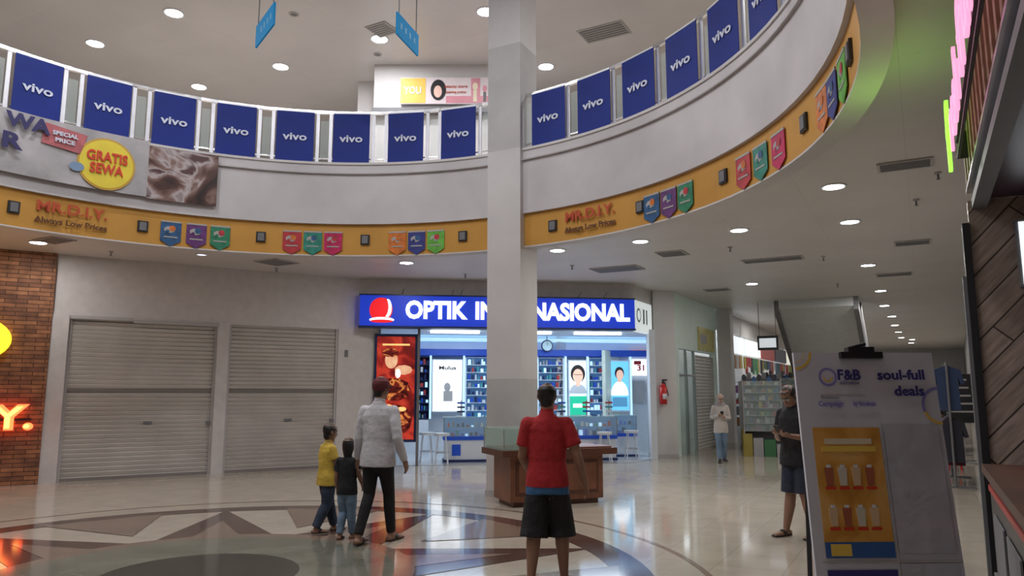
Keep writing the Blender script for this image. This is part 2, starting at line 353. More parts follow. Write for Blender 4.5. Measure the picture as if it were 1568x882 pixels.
# back fixtures
b=MB('display_shelving',O,OY)
yb=3.6
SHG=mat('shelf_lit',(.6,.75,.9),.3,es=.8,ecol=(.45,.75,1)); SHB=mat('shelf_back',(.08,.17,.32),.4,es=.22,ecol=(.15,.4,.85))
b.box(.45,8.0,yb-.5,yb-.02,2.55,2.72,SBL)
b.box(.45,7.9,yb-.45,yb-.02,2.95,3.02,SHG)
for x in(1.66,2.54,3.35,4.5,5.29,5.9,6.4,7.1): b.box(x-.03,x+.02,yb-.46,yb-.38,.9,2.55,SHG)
def shelf(x0,x1,z0,z1,n,back,frame,prods):
    b.box(x0,x1,yb-.1,yb-.03,z0,z1,back); b.box(x0-.03,x0,yb-.4,yb-.02,z0,z1,frame); b.box(x1,x1+.03,yb-.4,yb-.02,z0,z1,frame)
    b.box(x0,x1,yb-.42,yb-.03,0,z0-.03,SW)
    for i in range(n+1):
        z=z0+(z1-z0)*i/n; b.box(x0,x1,yb-.38,yb-.05,z,z+.015,frame)
        if i<n:
            x=x0+.05
            while x<x1-.06:
                w=random.uniform(.03,.08); hh=random.uniform(.06,(z1-z0)/n*.75)
                b.box(x,x+w,yb-.33,yb-.25,z+.015,z+.015+hh,random.choice(prods)); x+=w+random.uniform(.01,.05)
prods=[SHG,SBL,NAV,NAV,mat('prod_teal',(.06,.30,.35),.4),mat('prod_grey',(.3,.33,.38),.4),mat('prod_red',(.45,.05,.05),.4),SW]
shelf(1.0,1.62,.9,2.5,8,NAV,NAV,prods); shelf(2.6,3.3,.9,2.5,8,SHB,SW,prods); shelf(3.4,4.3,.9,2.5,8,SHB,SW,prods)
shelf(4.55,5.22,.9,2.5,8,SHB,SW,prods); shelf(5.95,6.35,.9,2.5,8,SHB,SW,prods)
b.done()
def frameposter(name,x0,x1,z0,z1,bg,kind):
    b=MB(name,O,OY); y=yb-.47
    b.box(x0-.03,x1+.03,y,y+.05,z0-.03,z1+.03,SW); b.box(x0,x1,y-.006,y,z0,z1,bg); cx=(x0+x1)/2
    SK=mat('poster_face',(.85,.55,.42),.4,es=.55,ecol=(.85,.48,.36)); HR=mat('poster_hair',(.03,.02,.02),.4); GR=mat('poster_green',(.02,.5,.3),.4,es=.6,ecol=(.02,.50,.28)); TL=mat('poster_top',(.1,.3,.5),.4,es=.4,ecol=(.1,.35,.6))
    if kind=='face':
        b.disc(cx,2.08,y-.01,.2,.24,HR,20); b.disc(cx,2.02,y-.013,.14,.19,SK,20); b.box(cx-.12,cx+.12,y-.016,y-.013,2.05,2.065,HR); b.box(cx-.06,cx+.06,y-.012,y-.006,1.75,1.87,SK); b.disc(cx,1.55,y-.011,.24,.26,SW,16,0,180)
        b.box(x0,x1,y-.018,y-.006,z0,z0+.5,GR); b.box(cx-.14,cx+.1,y-.022,y-.018,z0+.2,z0+.3,SIGW)
    elif kind=='man':
        b.disc(cx,2.1,y-.01,.13,.17,HR,20); b.disc(cx+.01,2.05,y-.013,.1,.14,SK,20); b.box(cx-.05,cx+.05,y-.012,y-.006,1.85,1.95,SK); b.disc(cx,1.5,y-.011,.24,.38,SIGW,16,0,180); b.box(cx-.2,cx+.2,y-.015,y-.006,1.2,1.45,TL)
    else:
        b.box(cx-.1,cx+.14,y-.01,y-.006,1.35,1.62,GREYP); b.disc(cx,1.72,y-.01,.09,.12,GREYP,12)
    ob=b.done()
    if kind=='chair': text(ob,'Mulus',cx,y-.012,2.22,.1,HR,w=.45,bold=.004)
LBW=mat('lightbox_white',(1,1,1),.4,es=.95,ecol=(.9,.95,1)); LBB=mat('lightbox_blue',(.2,.6,.8),.4,es=.85,ecol=(.12,.45,.8)); LBP=mat('lightbox_pale',(.8,.9,.95),.4,es=.75,ecol=(.6,.82,1))
frameposter('display_poster',1.72,2.47,1.1,2.42,LBW,'chair'); frameposter('display_poster',5.38,5.84,.98,2.42,LBP,'face'); frameposter('display_poster',6.50,7.03,1.1,2.42,LBB,'man')
b=MB('wall_notice',O,OY); b.box(7.2,7.75,3.5,3.55,2.05,2.5,LBW); b.box(7.3,7.5,3.49,3.5,2.35,2.45,RED); b.box(7.15,7.6,3.5,3.55,1.3,1.9,GREYP); b.box(7.2,7.75,3.45,3.55,2.62,2.75,mat('sign_orange',(.7,.15,.05),.4,es=.5)); ob=b.done(); text(ob,'31',7.5,3.48,2.25,.16,RED,w=.2,bold=.005)
b=MB('wall_clock',O,OY); b.cyl((4.75,3.05,2.82),(4.75,3.0,2.82),.16,.16,NAV,24); b.cyl((4.75,3.0,2.82),(4.75,2.99,2.82),.13,.13,mat('clock_face',(.5,.7,.8),.4,es=.2),24); b.box(4.745,4.755,2.985,2.99,2.82,2.92,BLACK); b.cyl((4.75,3.03,2.98),(4.75,3.03,3.08),.01,.01,GREYD,6); b.done()
def counter(x0,x1,y0,y1):
    b=MB('glass_display_counter',O,OY)
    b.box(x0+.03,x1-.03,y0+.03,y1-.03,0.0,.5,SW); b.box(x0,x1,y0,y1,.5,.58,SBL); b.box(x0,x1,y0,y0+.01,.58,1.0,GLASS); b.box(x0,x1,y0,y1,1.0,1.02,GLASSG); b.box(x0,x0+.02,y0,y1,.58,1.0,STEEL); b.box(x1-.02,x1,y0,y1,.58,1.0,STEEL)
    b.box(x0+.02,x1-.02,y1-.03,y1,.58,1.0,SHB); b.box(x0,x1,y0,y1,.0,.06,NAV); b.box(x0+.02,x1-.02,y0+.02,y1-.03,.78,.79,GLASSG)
    x=x0+.08
    while x<x1-.1:
        b.box(x,x+.06,y0+.15,y0+.3,.58,.58+random.uniform(.04,.16),random.choice(prods)); b.box(x+.02,x+.07,y0+.1,y0+.2,.79,.79+random.uniform(.03,.14),random.choice(prods)); x+=.11
    n=int((x1-x0)/.7)
    for i in range(n): b.box(x0+.2+i*.7,x0+.4+i*.7,y0+.015,y0+.03,.15,.4,SBL)
    b.done()
counter(1.9,3.1,.75,1.3); counter(3.2,4.3,.75,1.3); counter(4.4,6.0,.75,1.3); counter(6.15,6.75,1.6,2.1)
b=MB('countertop_display',O,OY)
for x in(2.2,2.9,4.6,5.2,5.75):
    b.box(x,x+.22,.85,1.05,1.025,1.04,SW); b.box(x+.1,x+.12,.95,.97,1.04,1.4,STEEL)
    for k in range(3): b.box(x+.02,x+.2,.94,.96,1.12+.1*k,1.16+.1*k,random.choice(prods))
b.done()
def stool(x,y,name='counter_stool'):
    b=MB(name,O,OY); b.T=Matrix.Translation((x,y,0))
    b.cyl((0,0,.62),(0,0,.68),.17,.18,SW,20)
    for a in range(4):
        c,s=math.cos(a*math.pi/2+.7),math.sin(a*math.pi/2+.7); b.cyl((c*.12,s*.12,.62),(c*.2,s*.2,0.004),.014,.014,SW,8)
    b.arc(0,0,.16,.175,.25,.265,0,360,STEEL,24); b.done()
stool(1.52,.78); stool(1.85,.42); stool(5.6,.42); stool(6.4,.95)
b=MB('optician_ceiling_light',O,OY)
for x in(1.6,3.4,5.2): b.box(x,x+1.2,1.6,1.75,3.03,3.07,mat('tube_glow',(1,1,1),.5,es=6,ecol=(.85,.93,1)))
ob=b.done()
def area(parent,loc,size,power,colr=(1,.96,.92),rot=(0,0,0),size_y=None,name='lamp_emitter'):
    l=bpy.data.lights.new(name,'AREA'); l.energy=power*LK; l.color=colr; l.size=size
    if size_y: l.shape='RECTANGLE'; l.size_y=size_y
    else: l.shape='DISK'
    o=bpy.data.objects.new(name,l); COL.objects.link(o); o.parent=parent; o.location=loc; o.rotation_euler=rot; return o
area(ob,(2.3,1.7,3.0),1.5,48,(.72,.87,1),size_y=1.2); area(ob,(5.2,1.7,3.0),2.5,66,(.72,.87,1),size_y=1.2)

# post, extinguisher
b=MB('corner_pillar',(3.50,18.15,0),10); b.box(0,.55,0,.55,0,ZC,WHITE); b.box(-.01,.56,-.01,.56,0,.1,GREYP); b.done()
b=MB('fire_extinguisher',(3.68,18.08,0),10)
b.cyl((0,0,1.3),(0,0,1.72),.085,.085,RED,18); b.cyl((0,0,1.72),(0,0,1.8),.085,.03,RED,18); b.cyl((0,0,1.8),(0,0,1.86),.03,.03,BLACK,10); b.box(-.02,.1,-.02,.02,1.86,1.9,BLACK); b.cyl((.03,-.03,1.84),(.11,-.05,1.5),.012,.012,BLACK,8); b.box(-.03,.03,.06,.12,1.4,1.7,STEEL); b.box(-.05,.05,-.088,-.08,1.42,1.55,SW); b.done(True)

# passage wall & shops along corridor
W=(4.1,18.55,0); WY=61
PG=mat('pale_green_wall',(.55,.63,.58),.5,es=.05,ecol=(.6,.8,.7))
b=MB('wall_corridor_left',W,WY)
b.box(0,4.3,0,.15,2.7,ZC,PG); b.box(0,.3,0,.15,0,2.7,PG); b.box(4.0,4.3,0,.15,0,2.7,PG)
b.box(0,36,3.2,3.3,0,ZC,WALLP); b.box(4.8,36,-.0,.12,3.5,ZC,WALLP)
for i in range(1,11): b.box(4.8+3*i-.08,4.8+3*i+.08,.0,3.2,0,ZC,WALLP)
b.done()
b=MB('shopfront_glazing',W,WY)
b.box(.3,1.9,.05,.07,0,2.7,GLASSG)
for x in(.3,1.1,1.88): b.box(x,x+.05,.02,.1,0,2.7,STEEL)
b.box(.3,1.93,.02,.1,2.0,2.05,STEEL); b.box(.3,1.93,2.0,2.1,0,2.7,PG); b.box(.5,1.0,.4,.8,0,1.1,SW); b.done()
b=MB('roller_shutter',W,WY); z=0
while z<2.6: b.add([(2.0,.05,z),(4.0,.05,z),(4.0,.03,z+.07),(2.0,.03,z+.07),(4.0,.07,z+.09),(2.0,.07,z+.09)],[(0,1,2,3),(3,2,4,5)],SHUT); z+=.09
b.done()
b=MB('yellow_notice_sign',W,WY); b.box(2.2,3.9,-.04,0,2.75,3.4,mat('notice_yellow',(.55,.5,.15),.5,noise=.2)); b.box(2.3,3.0,-.045,-.04,2.95,3.2,GREYP); b.done()
b=MB('corridor_column',W,WY); b.box(4.35,4.75,-.42,-.02,0,ZC,WHITE); b.box(4.34,4.76,-.43,-.01,0,.1,GREYP); b.done()
goods=[mat('goods_%d'%i,c,.5) for i,c in enumerate([(.28,.03,.03),(.03,.09,.22),(.35,.28,.06),(.38,.38,.40),(.03,.03,.04),(.05,.18,.08),(.28,.13,.06),(.16,.06,.15),(.12,.12,.13)])]
TUBE=mat('shop_tube',(1,1,1),.5,es=9,ecol=(.85,.95,1))
b=MB('shop_interior_row',W,WY)
for i in range(10):
    x0=4.95+3*i; hc=[(.8,.85,.9),(.75,.8,.8),(.5,.1,.1),(.1,.1,.12),(.7,.7,.6)][i%5]
    b.box(x0,x0+2.7,-.12,-.02,2.85,3.4,mat('header_%d'%(i%5),hc,.4,es=.8 if i%5 in(0,1,4) else .1))
    b.box(x0+.1,x0+2.6,.8,1.0,3.4,3.45,TUBE); b.box(x0+.1,x0+2.6,1.8,2.0,3.4,3.45,TUBE)
    for lv in range(8):
        z=.15+lv*.36; b.box(x0,x0+2.7,2.6,3.1,z,z+.03,GREYP); x=x0+.05
        while x<x0+2.6:
            w=random.uniform(.06,.2); b.box(x,x+w,2.6,2.9,z+.03,z+.03+random.uniform(.1,.3),random.choice(goods)); x+=w+.03
    b.box(x0,x0+1.6,.1,.6,0,.9,goods[4]); b.box(x0,x0+1.6,.1,.6,.9,1.3,GLASS)
    for k in range(10): b.box(x0+.1+k*.15,x0+.2+k*.15,.15,.4,.9,.9+random.uniform(.1,.35),random.choice(goods))
    for k in range(9): xx=x0+.15+k*.3; hh=random.uniform(.3,.6); b.box(xx,xx+.2,-.05,0.0,2.8-hh,2.8,random.choice(goods))
b.done()
def stall(o,yaw,wd,top,seed):
    random.seed(seed); b=MB('merchandise_display',o,yaw)
    b.box(0,wd,0,.6,0,.1,goods[4]); b.box(0,.03,0,.6,.1,top,STEEL); b.box(wd-.03,wd,0,.6,.1,top,STEEL); b.box(0,wd,.3,.32,.1,top,goods[8])
    x=-.02
    while x<wd-.1:
        w=random.uniform(.2,.35); b.box(x,x+w,-.05,.27,.0,random.uniform(.3,.6),random.choice([goods[2],goods[5],goods[6],goods[3],goods[4]])); x+=w+.02
    z=.62
    while z<top-.1:
        b.box(.03,wd-.03,.0,.56,z,z+.012,STEEL); x=.04
        while x<wd-.1:
            w=random.uniform(.03,.09); b.box(x,x+w,random.uniform(.0,.06),.25,z+.012,z+random.uniform(.07,.17),random.choice(goods+[goods[3],goods[8]])); x+=w+.008
        z+=.19
    b.box(.03,wd-.03,-.06,-.05,.62,top-.08,GLASS)
    k=0
    while k*.12<wd: b.disc(.06+k*.12,top+.06*math.sin(k*2.1),-.03,.06,.09,[goods[4],goods[8],goods[1]][k%3],9); k+=1
    b.done()
stall((5.85,18.9,0),WY-78,.95,1.95,1); stall((6.45,20.9,0),WY-70,.6,1.9,2); stall((7.7,22.6,0),WY-60,1.2,2.1,5); stall((7.1,19.8,0),WY-85,.45,1.5,7)
b=MB('glass_shelf_case',(7.0,24.4,0),WY)
b.box(0,1.0,-.6,-.1,0,.5,SW); b.box(0,1,-.6,-.59,.5,1.9,GLASS); b.box(0,1,-.11,-.1,.5,1.9,SHG)
for z in(.5,.85,1.2,1.55,1.9):
    b.box(0,1,-.6,-.1,z,z+.015,STEEL)
    for k in range(8):
        if z<1.8: b.box(.05+k*.115,.12+k*.115,-.5,-.3,z+.015,z+random.uniform(.08,.28),random.choice(goods))
for x in(0,.98): b.box(x,x+.02,-.6,-.58,0,1.9,STEEL)
b.done()
b=MB('hanging_shop_sign',(6.9,20.7,0),-29); b.box(0,.55,0,.06,2.75,3.15,BLACK); b.box(.05,.5,-.006,0,2.82,3.08,mat('sign_lit_small',(.7,.75,.8),.5,es=.6)); b.cyl((.05,.03,3.15),(.05,.03,ZC),.01,.01,GREYD,6); b.cyl((.5,.03,3.15),(.5,.03,ZC),.01,.01,GREYD,6); b.done()
# escalator
b=MB('escalator',(7.3,20.2,0),-29)
L=7.2; PANEL=mat('escalator_panel',(.56,.58,.59),.4)
def slab(x0,x1,off0,off1,m):
    vs=[]
    for y,z in((0,ZC),(L,ZC-L*.56)):
        for x in(x0,x1):
            for o in(off0,off1): vs.append((x,y,z+o))
    b.add(vs,[(0,1,3,2),(4,6,7,5),(0,4,5,1),(2,3,7,6),(0,2,6,4),(1,5,7,3)],m)
slab(0,2.0,-.25,-.02,PANEL); slab(-.06,.06,-.35,-.01,GREYD); slab(1.94,2.06,-.35,-.01,GREYD)
for dy in(1.2,):
    for x in(-.04,2.0):
        b.add([(x,dy,ZC-dy*.56),(x+.04,dy,ZC-dy*.56),(x+.04,L,ZC-L*.56),(x,L,ZC-L*.56),(x,dy+.2,ZC-.02),(x+.04,dy+.2,ZC-.02),(x+.04,L,ZC-L*.56+.95),(x,L,ZC-L*.56+.95)],[(0,1,2,3),(4,7,6,5),(0,3,7,4),(1,5,6,2)],STEELW if x<0 else GREYD)
b.done()
# corridor right wall + far end
wall('wall_corridor_right',(28.5,46.7),(4.9,6.9),0,ZC,mat('right_wall',(.22,.21,.20),.6),.15)
wall('wall_corridor_end',(15,47),(32,41),0,ZC,GREYP)
DK=[mat('cloth_%d'%i,c,.8) for i,c in enumerate([(.02,.02,.03),(.06,.06,.08),(.12,.02,.03),(.12,.12,.14),(.03,.05,.12),(.03,.03,.03)])]
for i,(x,y) in enumerate([(7.9,13.5),(10.9,18.3),(12.3,20.9),(14.0,24.4),(15.6,28.0),(13.2,26.6),(17.5,32.5)]):
    b=MB('clothes_rack',(x,y,0),61 if i<5 else -29)
    for zz in((1.95,) if i%2 else (1.2,2.1)):
        b.cyl((-.9,0,zz),(.9,0,zz),.015,.015,GREYD,8)
        x2=-.85
        while x2<.85:
            m=random.choice(DK); ln=random.uniform(.6,.85)
            prof=[(0,-.05),(.20,-.13),(.25,-.36),(.19,-.38),(.16,-.24),(.17,-ln),(-.17,-ln),(-.16,-.24),(-.19,-.38),(-.25,-.36),(-.20,-.13)]
            n=len(prof); vs=[(x2,p,zz+q) for p,q in prof]+[(x2+.05,p,zz+q) for p,q in prof]
            b.add(vs,[tuple(range(n)),tuple(range(2*n-1,n-1,-1))]+[(k,k+n,(k+1)%n+n,(k+1)%n) for k in range(n)],m)
            b.box(x2+.02,x2+.03,-.01,.01,zz-.06,zz-.0,STEEL); x2+=.085
    for s in(-.9,.9): b.cyl((s,0,0),(s,0,2.1),.02,.02,GREYD,8); b.box(s-.03,s+.03,-.3,.3,0,.03,GREYD)
    b.done()
b=MB('shop_board',(9.95,17.2,0),-29); b.box(0,.7,0,.05,.9,2.0,BLACK)
for k in range(5): b.box(.08,.5+.03*k,-.005,0,1.85-.18*k,1.89-.18*k,GREYP)
b.box(.33,.37,0,.04,0,.9,STEEL); b.box(.1,.6,-.2,.25,0,.03,STEEL)
b.done()

# ---------------------------------------------------------------- right shop
F=(3.2,5.3,0); FY=-119
b=MB('shop_fascia',F,FY)
b.box(-.55,5.2,.26,.6,3.1,ZC-.01,DMAROON); b.box(-.55,5.2,.20,.30,3.03,3.10,GREYD); b.box(-.55,5.2,.6,2.6,2.98,3.09,CREAM); b.box(-.55,5.2,.6,2.6,3.12,ZC-.01,DMAROON)
for i in range(22): b.box(-.45+i*.25,-.36+i*.25,.17,.26,3.2,3.66,mat('slat_wood',(.34,.24,.12),.5))
b.box(-.55,5.2,.17,.26,3.66,3.70,STEEL); b.box(-.55,5.2,.17,.26,3.16,3.19,STEEL)
b.done()
b=MB('neon_letter_sign',F,FY); b.box(.0,4.2,.10,.12,3.42,3.44,BLACK); b.box(.0,4.2,.10,.12,3.3,3.32,BLACK); b.box(.0,.03,.12,.26,3.3,3.5,BLACK); ob=b.done()
NM=mat('neon_magenta',(.5,.25,.35),.4,es=1.15,ecol=(1,.38,.62)); NG=mat('neon_green',(.3,.7,.1),.4,es=1.7,ecol=(.3,1,.06))
text(ob,'f',.14,.05,3.40,.5,NG,bold=.008,ext=.012)
text(ob,'resh fruit bar',.34,.06,3.42,.40,NM,w=3.6,bold=.0,ext=.010,align='LEFT')
area(ob,(.2,-.35,3.3),.5,2.6,(.45,1,.12),rot=(math.radians(165),0,0)); area(ob,(2.6,-.3,3.6),.5,1.2,(1,.4,.75),rot=(math.radians(150),0,0))
b=MB('wall_planks',(3.62,5.70,0),-29)
b.box(0,3.2,0,.12,0,3.10,PLANK); b.done()
b=MB('trim_1',(3.62,5.70,0),-29); b.box(-.05,-.0,-.03,.14,0,2.92,BLACK); b.box(-.075,-.05,0,.1,0,2.5,GREYD); b.done()
b=MB('menu_lightbox',(3.62,5.70,0),-29); b.box(.29,1.3,-.08,-.01,2.38,2.90,GREYD); b.box(.31,1.28,-.09,-.08,2.40,2.88,LBW); b.done()
b=MB('service_counter',F,FY)
b.box(-.25,4.4,.14,.75,0.0,1.02,mat('counter_dark',(.03,.02,.022),.35)); b.box(-.28,4.4,.10,.8,1.02,1.08,WOODD); b.box(-.25,4.3,.13,.14,.90,.94,mat('menu_red',(.35,.03,.02),.4,es=.1)); b.box(-.25,4.4,.12,.14,.3,.33,GREYD)
for k in range(4): b.box(.1+.9*k,.8+.9*k,.125,.135,.4,.78,GREYD)
b.done()

# ---------------------------------------------------------------- promo board
PB=mat('board_white',(.64,.65,.72),.3,noise=.04); POR=picture_mat('print_orange',[(.3,(.50,.22,.03)),(.5,(.70,.36,.07)),(.7,(.78,.48,.16))],3.5); PBL=mat('print_blue',(.04,.12,.35),.4); PPU=mat('print_purple',(.05,.04,.20),.4); PSL=mat('sleeve_plastic',(.50,.50,.56),.12,noise=.10,bump=.2); PYE=mat('print_yellow',(.8,.55,.1),.4); PLA=mat('print_violet',(.25,.22,.55),.4)
b=MB('promo_stand',(1.995,4.2,0),2)
b.box(-.40,.40,0,.02,.28,1.82,PB); b.box(-.395,.395,.02,.03,.22,1.82,PB)
for s in(-1,1): b.cyl((s*.34,.04,1.7),(s*.33,.34,0.05),.014,.014,BLACK,8); b.cyl((s*.34,.03,.3),(s*.36,-.05,-0.0),.014,.014,BLACK,8)
b.box(-.14,.1,-.03,.05,1.785,1.82,BLACK); b.box(-.09,.06,-.02,.03,1.82,1.85,BLACK); b.cyl((-.06,-.0,1.85),(.02,0,1.87),.01,.01,BLACK,8)
y=-.004
b.box(-.34,.035,y-.003,y,.72,1.40,POR); b.box(.06,.37,y-.003,y,.74,1.42,PSL); b.box(-.34,.035,y-.003,y,.2+.08,.66,PPU); b.box(.06,.37,y-.003,y,.28,.69,PSL)
b.box(-.36,.395,y-.002,y,.695,.705,GREYP); b.box(.045,.052,y-.004,y,.28,1.42,GREYP)
b.box(-.34,.035,y-.005,y-.003,.72,.80,PBL); b.box(-.31,-.2,y-.007,y-.005,.73,.79,PYE)
for r_ in range(2):
    for k in range(4):
        cx=-.275+.075*k; cz=.93+r_*.21; kk=(k+r_)%3
        b.prism([(cx-.018,cz-.05),(cx+.018,cz-.05),(cx+.025,cz+.045),(cx-.025,cz+.045)],y-.006,y-.003,col('cup_%d'%kk,[(.70,.5,.3),(.40,.12,.06),(.65,.6,.5)][kk])); b.box(cx-.028,cx+.028,y-.008,y-.006,cz-.07,cz-.055,YRD); b.box(cx-.012,cx+.012,y-.007,y-.005,cz+.045,cz+.06,SW)
b.box(-.30,.0,y-.006,y-.003,1.27,1.30,PYE); b.box(-.28,-.02,y-.006,y-.003,1.31,1.34,CREAM)
def ringXZ(cx,cz,r0,r1,a0,a1,m,yy):
    n=24
    for i in range(n):
        p=[math.radians(a0+(a1-a0)*(i+k)/n) for k in(0,1)]
        b.poly([(cx+r0*math.cos(p[0]),yy,cz+r0*math.sin(p[0])),(cx+r1*math.cos(p[0]),yy,cz+r1*math.sin(p[0])),(cx+r1*math.cos(p[1]),yy,cz+r1*math.sin(p[1])),(cx+r0*math.cos(p[1]),yy,cz+r0*math.sin(p[1]))],m)
ringXZ(-.22,1.68,.04,.052,0,360,PLA,y-.003); ringXZ(-.22,1.68,.02,.028,180,360,PYE,y-.003)
ringXZ(-.40,1.82,.085,.10,270,360,PYE,y-.003); ringXZ(-.40,1.82,.05,.062,270,360,CREAM,y-.003)
ringXZ(.40,1.52,.09,.105,90,200,PLA,y-.003); ringXZ(.40,1.52,.09,.105,200,270,PYE,y-.003)
b.box(-.27,-.02,y-.002,y,1.575,1.583,GREYP)
piv=Vector((0,0,1.82)); b.M=b.M@Matrix.Translation(piv)@Matrix.Rotation(math.radians(-7),4,'X')@Matrix.Translation(-piv)
ob=b.done()
text(ob,'F&B',-.10,y-.004,1.69,.058,PPU,w=.13,bold=.002,ext=.001); text(ob,'INDONESIA',-.10,y-.004,1.645,.015,PPU,w=.11,ext=.001)
text(ob,'soul-full',.20,y-.004,1.69,.055,PPU,w=.27,bold=.002,ext=.001); text(ob,'deals',.235,y-.004,1.60,.055,PPU,w=.17,bold=.002,ext=.001)
text(ob,'Campaign',-.22,y-.004,1.53,.028,PLA,w=.14,bold=.001,ext=.001); text(ob,'by foodmix',-.03,y-.004,1.53,.026,PLA,w=.13,bold=.001,ext=.001)
text(ob,'foodcourt',-.22,y-.004,1.565,.015,GREYD,w=.10,ext=.001)
text(ob,'Edu',-.27,y-.007,.60,.035,TXTW,w=.07,ext=.001); text(ob,'Competition',-.15,y-.007,.53,.04,TXTW,w=.27,bold=.001,ext=.001); text(ob,'Soulful discount for members',-.15,y-.007,.47,.014,TXTW,w=.26,ext=.001)

# ---------------------------------------------------------------- kiosk
b=MB('wooden_display_kiosk',(-.02,10.52,0),22)
b.box(.06,1.40,.05,.60,.0,.07,WOODD); b.box(.0,1.46,.0,.66,.07,.70,WOOD); b.box(-.16,1.64,-.12,.76,.70,.79,WOODD)
b.box(-.10,1.58,-.06,.70,.79,.81,WOOD)
b.box(-.14,1.0,-.1,-.092,.79,1.08,GLASSG); b.box(-.14,-.132,-.1,.7,.79,1.08,GLASSG); b.box(1.0,1.008,-.1,.7,.79,1.08,GLASSG); b.box(-.14,1.0,.69,.7,.79,1.08,GLASSG); b.box(-.14,1.0,-.1,.7,1.08,1.088,GLASSG)
for x,yy in((-.14,-.1),(1.0,-.1),(-.14,.7),(1.0,.7)): b.cyl((x,yy,.79),(x,yy,1.09),.008,.008,STEEL,8)
for k in range(2): b.box(.08+.7*k,.68+.7*k,-.012,0,.16,.62,WOODD); b.box(.12+.7*k,.64+.7*k,-.018,-.012,.2,.58,WOOD)
for k in range(5): b.box(.0+k*.18,.1+k*.18,.1,.3,.81,.81+.05*(k%3+1)*.6,goods[(k*2)%9])
b.done(bevel=.006)

# ---------------------------------------------------------------- upper level
wall('wall_upper_left',(-20,-5),(-15,20),ZF2,ZU,WHITE); wall('wall_upper_back',(-15,20),(8,24.5),ZF2,ZU,WHITE); wall('wall_upper_right',(8,24.5),(24,10),ZF2,ZU,WHITE)
b=MB('wall_upper_box'); b.box(-3.05,-.1,15.5,18.5,ZF2,ZU,WHITE); b.box(-3.6,-3.05,16.4,18.5,ZF2,ZU,WHITE); b.box(-3.05,0.0,15.3,15.5,7.62,7.72,GREYD); b.done()
b=MB('advert_banner',(-2.45,15.42,0),0)
YY=mat('advert_yellow',(.75,.48,.08),.5); b.box(0,1.98,0,.03,7.85,8.46,mat('advert_white',(.68,.60,.62),.5)); b.box(0,.55,-.006,0,7.87,8.44,YY)
b.disc(.83,8.17,-.008,.17,.24,BLACK,20); b.disc(.82,8.13,-.012,.09,.14,mat('advert_skin',(.75,.5,.42),.5),16); b.box(1.0,1.98,-.005,0,7.87,8.03,mat('advert_pink',(.6,.25,.3),.5)); b.box(1.55,1.75,-.006,0,7.87,8.44,mat('advert_pink',(.6,.25,.3),.5)); b.disc(1.64,8.25,-.01,.06,.09,CREAM,12); b.box(1.6,1.68,-.01,-.006,7.9,8.16,CREAM); b.disc(1.85,8.2,-.01,.05,.08,mat('advert_pink',(.6,.25,.3),.5),12); b.box(1.82,1.88,-.01,-.006,7.9,8.12,BLACK)
ob=b.done(); text(ob,'YOU',.27,-.012,8.15,.17,SW,w=.38,bold=.004); text(ob,'beauty store',1.22,-.012,8.25,.07,MRT,w=.5); text(ob,'opening promo',1.22,-.012,8.12,.06,MRT,w=.45)
HB=mat('hanging_blue',(.02,.17,.36),.85,es=.22,ecol=(.02,.25,.50),spec=.05); HBT=mat('hanging_text',(.18,.38,.55),.8,spec=.05)
for (x0,y0,x1,y1) in((-1.86,11.15,-1.62,11.95),(-3.73,10.85,-4.29,11.65)):
    d=Vector((x1-x0,y1-y0)); yaw=math.degrees(math.atan2(d.y,d.x)); Lh=d.length
    b=MB('hanging_sign',(x0,y0,0),yaw); b.box(0,Lh,-.015,.015,7.3,7.68,HB)
    for s in(-1,1):
        for k in range(4): b.box(.12+k*.17,.18+k*.17,s*.016-.001,s*.016+.001,7.45,7.55,HBT)
    for x in(.08,Lh-.08): b.cyl((x,0,7.68),(x,0,ZU),.01,.01,GREYD,8)
    b.done()

# ---------------------------------------------------------------- fixtures
def downlight(x,y,z,power,r=.125,lit=True,c=(1,.97,.93)):
    b=MB('ceiling_downlight',(x,y,z)); b.arc(0,0,r,r+.03,-.015,0,0,360,SW,24); b.cyl((0,0,-.012),(0,0,-.002),r,r,LAMP if lit else LAMPD,24); ob=b.done()
    if lit: area(ob,(0,0,-.03),.25,power,c)
for x,y,p in [(-8.0,12.2,30),(-2.06,14.16,30),(.81,12.9,35),(2.15,12.1,35),(3.54,11.24,35),(5.01,10.67,32),(3.95,8.78,35),(7.09,14.45,40),(9.2,18.2,50),(10.9,21.4,60),(12.7,24.5,65),(14.5,27.8,65),(16.3,31.0,65),(18.1,34.2,65),(19.3,35.5,65),(20.6,38,65),(5.6,17.0,25),(9.5,25.5,55)]:
    downlight(x,y,ZC,p)
downlight(-5.7,13.3,ZC,0,.08,False)
for x,y in [(-6.5,-1.5),(-2,-1.2),(2.0,.5),(-10.5,8)]: downlight(x,y,ZC,40)
UP=(.96,.965,1)
for x,y in [(-6.49,13.25),(-8.7,14.5),(-7.46,16.7),(-5.17,15.6),(-2.73,14.3),(-.5,13.2),(.76,15.6)]: downlight(x,y,ZU,95,.16,c=UP)
for x,y in [(-5.5,9.0),(-1.2,8.5),(-5.5,4.5),(-1.0,4.0),(3.5,11),(6.5,14.5),(-3.2,6.3),(5.5,6),(-11,8)]: downlight(x,y,ZU,125,.16,c=UP)
for x,y in [(-4.9,12.2),(-3.4,12.6),(-2.9,15),(-4.2,13.3),(3.2,14.4),(-6.9,12.0)]:
    b=MB('ceiling_speaker',(x,y,ZU)); b.arc(0,0,.07,.10,-.01,0,0,360,GREYP,20); b.cyl((0,0,-.008),(0,0,-.001),.07,.07,GREYD,20); b.done()
